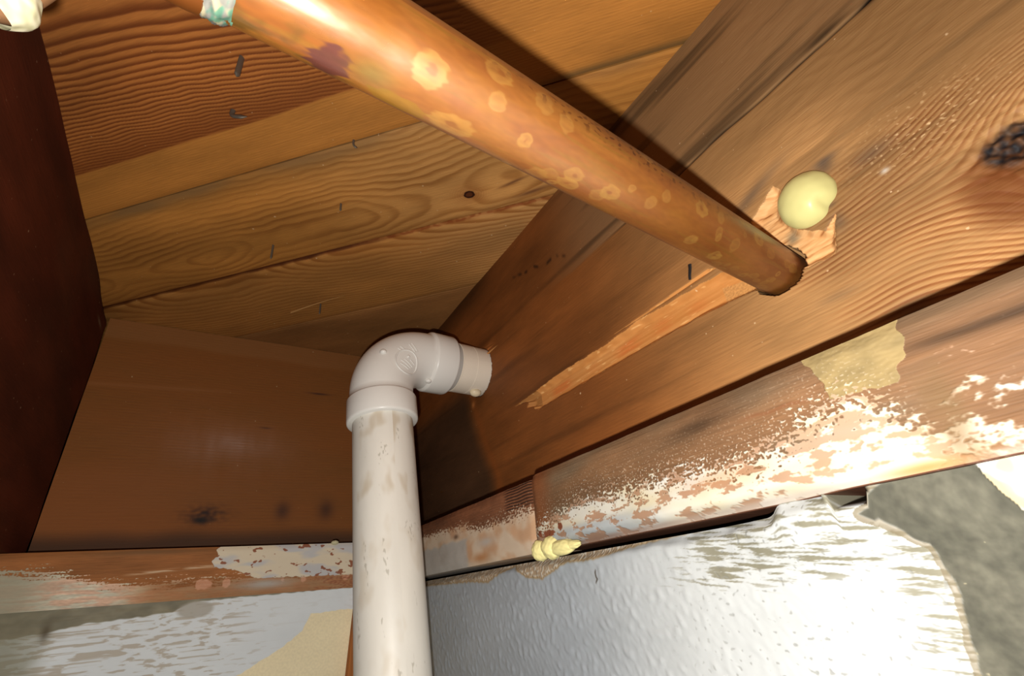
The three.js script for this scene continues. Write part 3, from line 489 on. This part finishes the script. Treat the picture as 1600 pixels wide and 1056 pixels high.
{
  const t = thing('drain_pipe', 'white plastic drain pipe rising to an elbow that turns into the rim joist', 'pipe', [0, 0, 0]);
  const at = (dir, s) => K.clone().addScaledVector(dir, s);
  // upright pipe, cream with scuffs
  const box = [0, 1, 0, 0.5];
  const scuff = [[0.62, 0.13, 0.012, 0.0020, 0.4], [0.40, 0.155, 0.03, 0.003, -0.6], [0.55, 0.19, 0.01, 0.004, 0.9], [0.72, 0.225, 0.010, 0.006, 0.1], [0.45, 0.235, 0.02, 0.0012, 0.2], [0.66, 0.235, 0.015, 0.0010, -0.1], [0.30, 0.10, 0.008, 0.004, 0.2], [0.70, 0.10, 0.01, 0.003, 0.8]];
  const mat = surface(512, 1400, box, (a, s) => {
    let c = [209, 204, 193]; const b = fbm(a * 6, s * 12, 4), n = fbm(a * 40, s * 160, 3); c = mul3(c, 1 + 0.06 * b);
    c = mix3(c, [176, 158, 132], 0.55 * sst(0.05, 0.4, fbm(a * 9 + 5, s * 30, 3)) * (s < 0.075 ? 1 : 0.5)); c = mix3(c, [208, 206, 200], (1 - sst(0.006, 0.010, s)) * 0.5);
    const sc = sst(0.5, 0.66, noise(a * 22 + 7, s * 36) * 0.7 + 0.4 * noise(a * 120, s * 300)); c = mix3(c, [140, 132, 116], sc * 0.45);
    for (const [ca, cs, wa, ws, sk] of scuff) { const u = a - ca, v = s - cs - sk * u * 0.1; c = mix3(c, [96, 88, 78], 0.75 * gauss(u, v, wa, ws * 0.6) * sst(-0.2, 0.4, noise(a * 160, s * 700))); }
    const ln = gauss(0, s - 0.118 + 0.09 * (a - 0.5) + 0.002 * noise(a * 20, 1), 1, 0.0006) * gauss(a - 0.42, 0, 0.1, 1) * sst(-0.2, 0.2, noise(a * 60, 2)); c = mix3(c, [84, 78, 70], ln * 0.8);
    c = mix3(c, [196, 116, 100], 0.6 * gauss(a - 0.44, s - 0.228, 0.02, 0.0022)); return [...c, 0.5 + 0.1 * n]; }, { rough: 0.42, bump: 0.0001, spec: 0.5 });
  const pp = [], pr = []; for (let i = 0; i <= 40; i++) { pp.push(at(dn, 0.060 + i * 0.02)); pr.push(PR); }
  const pg = sweep(pp, pr, 72); { const u = pg.attributes.uv; for (let i = 0; i < u.count; i++) u.setY(i, clamp(u.getY(i) / 0.5, 0, 0.999)); }
  mesh('upright_pipe', pg, mat, t);
  // elbow: lower socket, bend, outlet socket
  const white1 = surface(64, 64, [0, 1, 0, 1], (a, s) => { const k = 1; return [215 * k, 212 * k, 205 * k, 0.5]; }, { rough: 0.3, spec: 0.5 });
  const path = [], rad = []; const add = (dir, s, r) => { path.push(at(dir, s)); rad.push(r); };
  const BR = 0.0262, RB = 0.043;
  add(dn, 0.0692, PR + 0.0004); add(dn, 0.0695, HR - 0.0012); add(dn, 0.0687, HR - 0.0002); add(dn, 0.0670, HR); add(dn, 0.0500, HR); add(dn, 0.0487, HR - 0.0006); add(dn, 0.0482, HR - 0.0016); add(dn, 0.0475, BR);
  const c0 = K.clone().addScaledVector(dn, RB).addScaledVector(hz, RB);
  for (let i = 0; i <= 26; i++) { const a = i / 26 * Math.PI / 2; path.push(c0.clone().addScaledVector(hz, -Math.cos(a) * RB).addScaledVector(dn, -Math.sin(a) * RB)); rad.push(BR); }
  add(hz, 0.0432, BR + 0.0002); add(hz, 0.0442, HR - 0.0010); add(hz, 0.0454, HR - 0.0001); add(hz, 0.0460, HR); add(hz, 0.0655, HR); add(hz, 0.0670, HR - 0.0004); add(hz, 0.0674, HR - 0.0014); add(hz, 0.0670, PR - 0.0006);
  const el = mesh('elbow', creased(sweep(path, rad, 96), 55), white1, t); el.userData.label = 'glossy white elbow fitting';
  // moulded round mark, gate dot and nubs on the elbow
  const onBend = (a, ph, out = 0) => { const ctr = c0.clone().addScaledVector(hz, -Math.cos(a) * RB).addScaledVector(dn, -Math.sin(a) * RB), o = ctr.clone().sub(c0).normalize(), s = o.clone().cross(dn.clone().multiplyScalar(Math.cos(a)).addScaledVector(hz, -Math.sin(a)).normalize()).normalize(); return ctr.addScaledVector(o, Math.cos(ph) * (BR + out)).addScaledVector(s, Math.sin(ph) * (BR + out)); };
  const PH = onBend(0.8, 1.2).z > onBend(0.8, -1.2).z ? 1 : -1;   // the side that faces the room
  const MA = 0.62, MP = 1.85, ang = (dx, dy) => onBend(MA + dx / 0.037, PH * (MP - dy / BR), 0.0001);
  const curve = (pts, r, closed) => new THREE.TubeGeometry(new THREE.CatmullRomCurve3(pts, closed), 40, r, 6, closed);
  const ring = []; for (let i = 0; i < 28; i++) { const a = i / 28 * Math.PI * 2; ring.push(ang(Math.cos(a) * 0.0115, Math.sin(a) * 0.0115)); }
  mesh('moulded_mark', BGU.mergeGeometries([curve(ring, 0.0007, true), ...[[-0.006, 0.005, -0.005, -0.004], [-0.003, 0.006, -0.002, -0.005], [0.0, 0.004, 0.001, -0.006], [0.004, 0.0, 0.005, -0.006]].map(([a, b, c, d]) => curve([ang(a, b), ang((a + c) / 2, (b + d) / 2), ang(c, d)], 0.0005, false)),
    ...[[0.013, 0.012, 0.013, 0.003], [0.0155, 0.012, 0.0155, 0.003], [0.0125, 0.003, 0.0165, 0.003], [0.004, 0.0145, 0.004, 0.010], [0.0065, 0.0145, 0.0065, 0.010]].map(([a, b, c, d]) => curve([ang(a, b), ang((a + c) / 2, (b + d) / 2), ang(c, d)], 0.0005, false))]), white1, el);
  const nub = (p, r, s = 1) => { const g = new THREE.SphereGeometry(r, 14, 10); g.scale(1, s, 1); g.translate(p.x, p.y, p.z); return g; };
  for (const g of [nub(ang(0.0045, 0.003), 0.0014), nub(onBend(0.52, PH * 1.0), 0.0030, 0.8), nub(onBend(1.50, PH * 2.85, 0.001), 0.0030, 0.7)]) mesh('moulding_nub', g, white1, el);
  // short outlet pipe into the joist
  const stub = mesh('outlet_pipe', creased(sweep([0.060, 0.0725, 0.0727, 0.0738, 0.074, 0.0885, 0.0887, 0.0893, 0.0895, 0.132].map((s) => at(hz, s)), [PR - 0.0004, PR - 0.0004, PR - 0.0009, PR - 0.0009, PR, PR, PR - 0.0004, PR - 0.0004, PR - 0.0001, PR - 0.0001], 64), 30), surface(128, 128, [0, 1, 0, 1], (a, s) => { const k = 1 + 0.05 * fbm(a * 7, s * 9, 3); return [220 * k, 208 * k, 190 * k, 0.5]; }, { rough: 0.5, spec: 0.4 }), t);
  mesh('collar_band', creased(sweep([0.0665, 0.0670, 0.0728, 0.0732].map((s) => at(hz, s)), [PR - 0.001, PR - 0.0001, PR - 0.0001, PR - 0.001], 64), 30), plain(0xa6a19a, 0.5), t).userData.label = 'grey band on the outlet pipe beside the elbow';
  const gp = at(hz, 0.097).add(V(0, -PR - 0.0006, 0.004)); const gg = new THREE.SphereGeometry(0.0045, 20, 14); { const p = gg.attributes.position; for (let i = 0; i < p.count; i++) { const y = p.getY(i); p.setXYZ(i, p.getX(i) * 1.3, y * (y < 0 ? 0.95 : 0.8), p.getZ(i) * (1 + 0.2 * Math.sin(i))); } gg.computeVertexNormals(); } gg.translate(gp.x, gp.y, gp.z);
  mesh('glue_drip', gg, plain(0xd8c8a8, 0.3), t).userData.label = 'pale drip of glue under the outlet pipe';
}

// ================================================================ COPPER PIPE with soldered joint
const ca = V(0.98917, 0.06477, -0.13168).normalize(), C0 = V(-0.2305, -0.1954, 0.5484), CR = 0.0111;
{
  const t = thing('copper_pipe', 'stained copper pipe crossing overhead from upper left into the torn rim notch', 'pipe');
  const at = (s) => C0.clone().addScaledVector(ca, s);
  const box = [0, 1, 0, 0.3];                                   // around, along
  const r = rng(5), spots = [[0.16, 0.041, 0.0036, 1.2, 0.9], [0.30, 0.052, 0.0034, 1.8, 0.8], [0.04, 0.058, 0.003, 1.4, 0.6], [0.14, 0.059, 0.0024, 1, 0.4], [0.21, 0.071, 0.0021, 1, 0.9], [0.29, 0.092, 0.0024, 1.6, 0.8], [0.27, 0.104, 0.0026, 1.2, 0.2]]; for (let i = 0; i < 46; i++) { const s = i < 20 ? 0.17 + 0.06 * r() : 0.05 + 0.17 * r(); spots.push([-0.04 + 0.42 * r(), s, 0.0011 + 0.0017 * r(), 0.8 + 0.9 * r(), r()]); }
  const mat = surface(1024, 2048, box, (a, s) => {
    const b = fbm(a * 9, s * 40, 4), n = noise(a * 60, s * 300), lo = fbm(a * 30, s * 26 + 4, 3);
    let c = mix3([212, 140, 74], [188, 112, 54], clamp(0.5 + 1.3 * b)); c = mix3(c, [172, 96, 36], sst(0.0, 0.35, fbm(a * 5 + 3, s * 30, 4)) * sst(0.12, 0.2, s) * 0.8);  c = mix3(c, [190, 134, 62], 0.6 * sst(0.1, 0.4, lo));
    let rough = 0.27 + 0.08 * sst(0.028, 0.034, s) + 0.08 * b;
    const blotch = (1 - sst(0.022, 0.03, s)) * sst(0.16, 0.30, a) * sst(-0.1, 0.45, fbm(a * 14 + 8, s * 130, 3)); c = mix3(c, [128, 98, 52], blotch * 0.75);
    const pur = (1 - sst(0.8, 1.15, Math.hypot((a - 0.31) / 0.075, (s - 0.0215) / 0.0045) + 0.35 * n)); c = mix3(c, [118, 62, 84], pur * 0.75);
    c = mix3(c, [206, 150, 50], 0.8 * (1 - sst(0.8, 1.1, Math.hypot((a - 0.33) / 0.045, (s - 0.038) / 0.008) + 0.3 * n))); c = mix3(c, [150, 150, 110], 0.5 * gauss(a - 0.26, s - 0.030, 0.05, 0.005));
    for (const [pa, ps, pr, el, k] of spots) { let da = a - pa; da -= Math.round(da); const d = Math.hypot(da * Math.PI * 2 * CR, (s - ps) / el) / pr + 0.25 * n; if (d < 1.3) { const ringk = sst(0.45, 0.8, d) * (1 - sst(0.95, 1.2, d)), f = 1 - sst(0.9, 1.15, d); c = mix3(c, [236, 176, 92], (0.50 * f + 0.18 * ringk) * (0.55 + 0.45 * k) * (s > 0.15 ? 1.25 : 1)); c = mix3(c, [170, 92, 40], 0.5 * (1 - sst(0.15, 0.4, d)) * (k > 0.5 ? 1 : 0)); rough = mix(rough, 0.40, f); } }
    const yel = gauss(a - 0.26, s - 0.2235, 0.07, 0.009) * (0.6 + 0.5 * n); c = mix3(c, [178, 120, 30], clamp(yel) * 0.7);
    const ink = sst(0.30, 0.42, noise(a * 50, s * 420)) * gauss(a + 0.005 - Math.round(a), s - 0.115, 0.05, 0.05) * 0.8; c = mix3(c, [96, 44, 24], clamp(ink));
    c = mul3(c, 1 + 0.04 * n); return [...c, 0.5 + 0.15 * n, rough]; }, { rough: 0.45, bump: 0.00008, spec: 0.6, roughMap: true });
  mat.metalness = 0.3; mat.color.setRGB(0.335, 0.31, 0.20); mat.ior = 2.2; mat.specularIntensity = 1;
  const pth = [], rd = []; for (let i = 0; i <= 54; i++) { pth.push(at(-0.01 + i * 0.005)); rd.push(CR); } pth.unshift(at(-0.25)); rd.unshift(CR);
  const g = sweep(pth, rd, 72); { const u = g.attributes.uv; for (let i = 0; i < u.count; i++) u.setY(i, clamp((u.getY(i) - 0.25) / 0.3, 0.001, 0.999)); }
  // sweep starts at s = -0.25, so v = 0 lies at s = 0
  mesh('pipe', g, mat, t);
  const cop = new THREE.MeshPhysicalMaterial({ color: 0x6b3a14, metalness: 0.5, roughness: 0.35 });
  const cp = [-0.12, -0.0035, -0.0012, -0.0002].map(at); mesh('coupling', creased(sweep(cp, [CR + 0.0011, CR + 0.0011, CR + 0.0009, CR - 0.0002], 64), 35), cop, t);
  // solder ring with verdigris
  const sm = surface(256, 64, [0, 1, 0, 1], (a, s) => { const n = noise(a * 18, s * 5), m = noise(a * 30 + 4, s * 9); let c = mix3([168, 164, 152], [224, 210, 168], sst(-0.1, 0.4, n)); c = mix3(c, [104, 170, 140], 0.8 * sst(0.38, 0.7, 0.5 * m + 0.8 * gauss(a - 0.33, s - 0.6, 0.07, 0.5))); return [...c, 0.5 + 0.4 * n]; }, { rough: 0.55, bump: 0.0006, gain: 0.3 });
  const sp = [], sr = []; for (let i = 0; i <= 14; i++) { const q = i / 14; sp.push(at(-0.0022 + q * 0.0062)); sr.push(CR - 0.0002 + 0.0012 * Math.sin(Math.PI * Math.min(1, 0.12 + q * 0.9))); }
  const sg = sweep(sp, sr, 72, false, (i, a) => 0.0006 * noise(Math.cos(a) * 4 + 9, Math.sin(a) * 4 + i * 0.4)); { const u = sg.attributes.uv; for (let i = 0; i < u.count; i++) u.setY(i, u.getY(i) / 0.0095); }
  mesh('solder_ring', sg, sm, t).userData.label = 'crusty pale solder ring with green verdigris';
}

// ================================================================ FOAM
function blobGeo(r, seed, amp, sx, sy, sz, extra) { const g = BGU.mergeVertices(new THREE.IcosahedronGeometry(1, 24).deleteAttribute('normal').deleteAttribute('uv')); const p = g.attributes.position; for (let i = 0; i < p.count; i++) { const x = p.getX(i), y = p.getY(i), z = p.getZ(i); let k = 1 + amp * (noise(x * 1.7 + seed, y * 1.7 + z) + 0.5 * noise(y * 3.1 + seed, z * 3.1 + x)); if (extra) k *= extra(x, y, z); p.setXYZ(i, x * k * r * sx, y * k * r * sy, z * k * r * sz); } g.computeVertexNormals(); return g; }
{ // plug bulging from a hole in the rim joist; its right side is bitten by the wood
  const g = blobGeo(0.0135, 4, 0.018, 0.80, 1.0, 0.95, (x, y, z) => 1 - 0.13 * Math.exp(-((z - 0.85) ** 2 + (y + 0.45) ** 2) / 0.06) + 0.04 * y);
  const o = mesh('foam_plug', g, plain(0xc6be7e, 0.36, { specularIntensity: 0.5 })); o.position.set(0.0005, -0.1580, 0.5428); o.rotation.x = 0.35;
  tag(o, 'smooth pale yellow foam plug bulging from a hole in the rim joist', 'foam');
}
{ // bead squeezed from the crack under the sill: two lumps and a tail
  const parts = [[0.3660, 0, 0.0056, 1, 1.1], [0.3770, 0.0003, 0.0060, 1, 1.15], [0.3865, -0.0006, 0.0048, 0.85, 2.2], [0.393, -0.0003, 0.0030, 0.8, 3.2]].map(([z, dy, r, sy, sz], i) => { const g = blobGeo(r, 20 + i * 3, 0.08, 0.9, sy, sz); g.translate(-SX - 0.0004, -0.2868 + dy + 0.0 * z, z); return g; });
  tag(mesh('foam_bead', BGU.mergeGeometries(parts), plain(0xd2c688, 0.45)), 'lumpy yellow foam bead squeezed from the crack beneath the sill joint', 'foam');
}
tag(mesh('foam_drop', blobGeo(0.0028, 31, 0.1, 1.3, 0.8, 1).translate(-0.0945, -H + 0.0004, SZ + 0.0012), plain(0xcfc8a2, 0.5)), 'tiny cream foam drop on the far sill top beside the drain pipe', 'foam');

// ================================================================ NAILS through the boards
const nailMat = new THREE.MeshPhysicalMaterial({ color: 0x6e675c, metalness: 0.6, roughness: 0.5 });
function nail(x, z, len, w, turn, label, bend) {
  const pts = bend ? [V(0, 0.004, 0), V(0, -len * 0.55, 0), V(bend[0] * 0.4, -len * 0.75, bend[1] * 0.4), V(bend[0], -len * 0.82, bend[1])] : [V(0, 0.004, 0), V(0, -len * 0.5, 0), V(0, -len * 0.8, 0), V(0, -len, 0)];
  const c = new THREE.CatmullRomCurve3(pts), path = [], rad = []; for (let i = 0; i <= 14; i++) { path.push(c.getPoint(i / 14)); rad.push(w * (i < 11 ? 1 : (14 - i) / 3.4 + 0.08)); }
  const g = creased(sweep(path, rad, 8, true), 50); g.scale(1, 1, 0.6);
  const o = mesh('nail', g, nailMat); o.position.set(x, 0, z); o.rotation.y = turn; return tag(o, label, 'nail', 'nails poking through the ceiling boards');
}
nail(-0.2445, 0.3820, 0.0190, 0.0019, 0.7, 'thick grey nail tip nearest the soldered copper joint');
nail(-0.2462, 0.3400, 0.0095, 0.0016, 0, 'bent nail tip on the coarse-ringed ceiling board', [0.009, 0.009]);
nail(-0.2040, 0.2013, 0.0165, 0.0010, 0.4, 'thin upright nail tip beside the long dark board seam');
nail(-0.1443, 0.1150, 0.0140, 0.0010, 0.4, 'thin nail tip just below the pale splinter');
nail(-0.1681, 0.3506, 0.0075, 0.0009, 0.2, 'small dark nail tip close under the copper pipe', [0.003, 0.001]);
nail(-0.1612, 0.2818, 0.0085, 0.0009, 0.2, 'small nail tip left of the round ceiling knot');
{ const g = new THREE.CylinderGeometry(0.0012, 0.0009, 0.0095, 8, 4); { const p = g.attributes.position; for (let i = 0; i < p.count; i++) p.setX(i, p.getX(i) * 0.6 + 0.0004 * Math.sin(p.getY(i) * 500)); g.computeVertexNormals(); }
  const o = mesh('nail', g, new THREE.MeshPhysicalMaterial({ color: 0x1c1614, metalness: 0.3, roughness: 0.7 })); o.position.set(-0.0004, -0.1530, 0.4748); o.rotation.x = 0.25; tag(o, 'short black nail lying flat in the rim joist above the torn strip', 'nail'); }

// ================================================================ STRIP OF WOOD behind the drain pipe
{ const s = new THREE.Shape(); s.moveTo(0, 0); s.lineTo(0.006, -0.004); s.lineTo(0.020, -0.30); s.lineTo(-0.019, -0.30); s.closePath();
  const g = new THREE.ExtrudeGeometry(s, { depth: 0.008, bevelEnabled: true, bevelSize: 0.0006, bevelThickness: 0.0006, bevelSegments: 2 }); const p = g.attributes.position, uv = g.attributes.uv; for (let i = 0; i < p.count; i++) uv.setXY(i, clamp((p.getX(i) + 0.02) / 0.04), clamp((p.getY(i) + 0.3) / 0.3));
  const o = mesh('wood_strip', g, surface(96, 512, [0, 0.04, 0, 0.3], (x, y) => { const k = 1 + 0.25 * fbm(y * 8, x * 400, 3); return [170 * k, 104 * k, 52 * k, 0.5]; }, { rough: 0.7 })); o.position.set(-0.0702, -0.2935, WZ + 0.0022);
  tag(o, 'thin orange-brown wood strip standing behind the drain pipe', 'wood strip'); }

// ================================================================ CRUSTED FITTING in the upper left corner
{ const t = thing('pipe_fitting', 'brown pipe fitting with a crusty cream rim at the top left corner', 'pipe fitting', [-0.2936, -0.1560, 0.4880]); t.scale.setScalar(0.75);
  const bm = surface(128, 128, [0, 1, 0, 1], (a, s) => { const k = 1 + 0.5 * fbm(a * 8, s * 8, 3); return [128 * k, 92 * k, 62 * k, 0.5]; }, { rough: 0.6 }), cm = surface(128, 64, [0, 1, 0, 1], (a, s) => { const n = noise(a * 16, s * 5); const c = mix3([196, 190, 150], [226, 218, 186], clamp(0.5 + n)); return [...c, 0.5 + 0.4 * n]; }, { rough: 0.5, bump: 0.0006 });
  mesh('fitting_body', creased(sweep([V(0, 0.09, 0), V(0, 0.012, 0), V(0, 0.002, 0), V(0, -0.004, 0), V(0, -0.006, 0)], [0.0165, 0.0165, 0.016, 0.010, 0.001], 48), 60), bm, t);
  const sp = [], sr = []; for (let i = 0; i <= 10; i++) { sp.push(V(0, 0.014 - i * 0.0014, 0)); sr.push(0.0162 + 0.0035 * Math.sin(Math.PI * i / 10)); }
  const g = sweep(sp, sr, 64, false, (i, a) => 0.0007 * noise(Math.cos(a) * 3 + 5, Math.sin(a) * 3 + i * 0.2)); { const u = g.attributes.uv; for (let i = 0; i < u.count; i++) u.setY(i, u.getY(i) / 0.014); } mesh('cream_rim', g, cm, t);
  t.lookAt(camera.position.x, camera.position.y, camera.position.z); t.rotation.set(0.35, 0, -0.45); }

// ================================================================ the flash lamp itself, beside the viewpoint
{ const t = thing('flash_lamp', 'small round white flash lamp held beside the viewpoint', 'lamp', FLASH); const fw = V(0.48214, 0.46632, -0.74168); t.quaternion.setFromUnitVectors(V(0, 0, 1), fw);
  const b = new THREE.LatheGeometry([[0.0001, -0.012], [0.0030, -0.012], [0.0034, -0.011], [0.0034, -0.0035], [0.0028, -0.0030], [0.0024, -0.0036]].map(([x, y]) => new THREE.Vector2(x, y)), 24); b.rotateX(Math.PI / 2); mesh('lamp_body', b, plain(0x222222, 0.5), t);
  const l = new THREE.LatheGeometry([[0.0024, -0.0036], [0.0016, -0.0029], [0.0001, -0.0026]].map(([x, y]) => new THREE.Vector2(x, y)), 24); l.rotateX(Math.PI / 2); mesh('lamp_lens', l, new THREE.MeshStandardMaterial({ color: 0xffffff, emissive: 0xfff4e0, emissiveIntensity: 1.5, side: THREE.DoubleSide }), t); }

renderer.render(scene, camera);
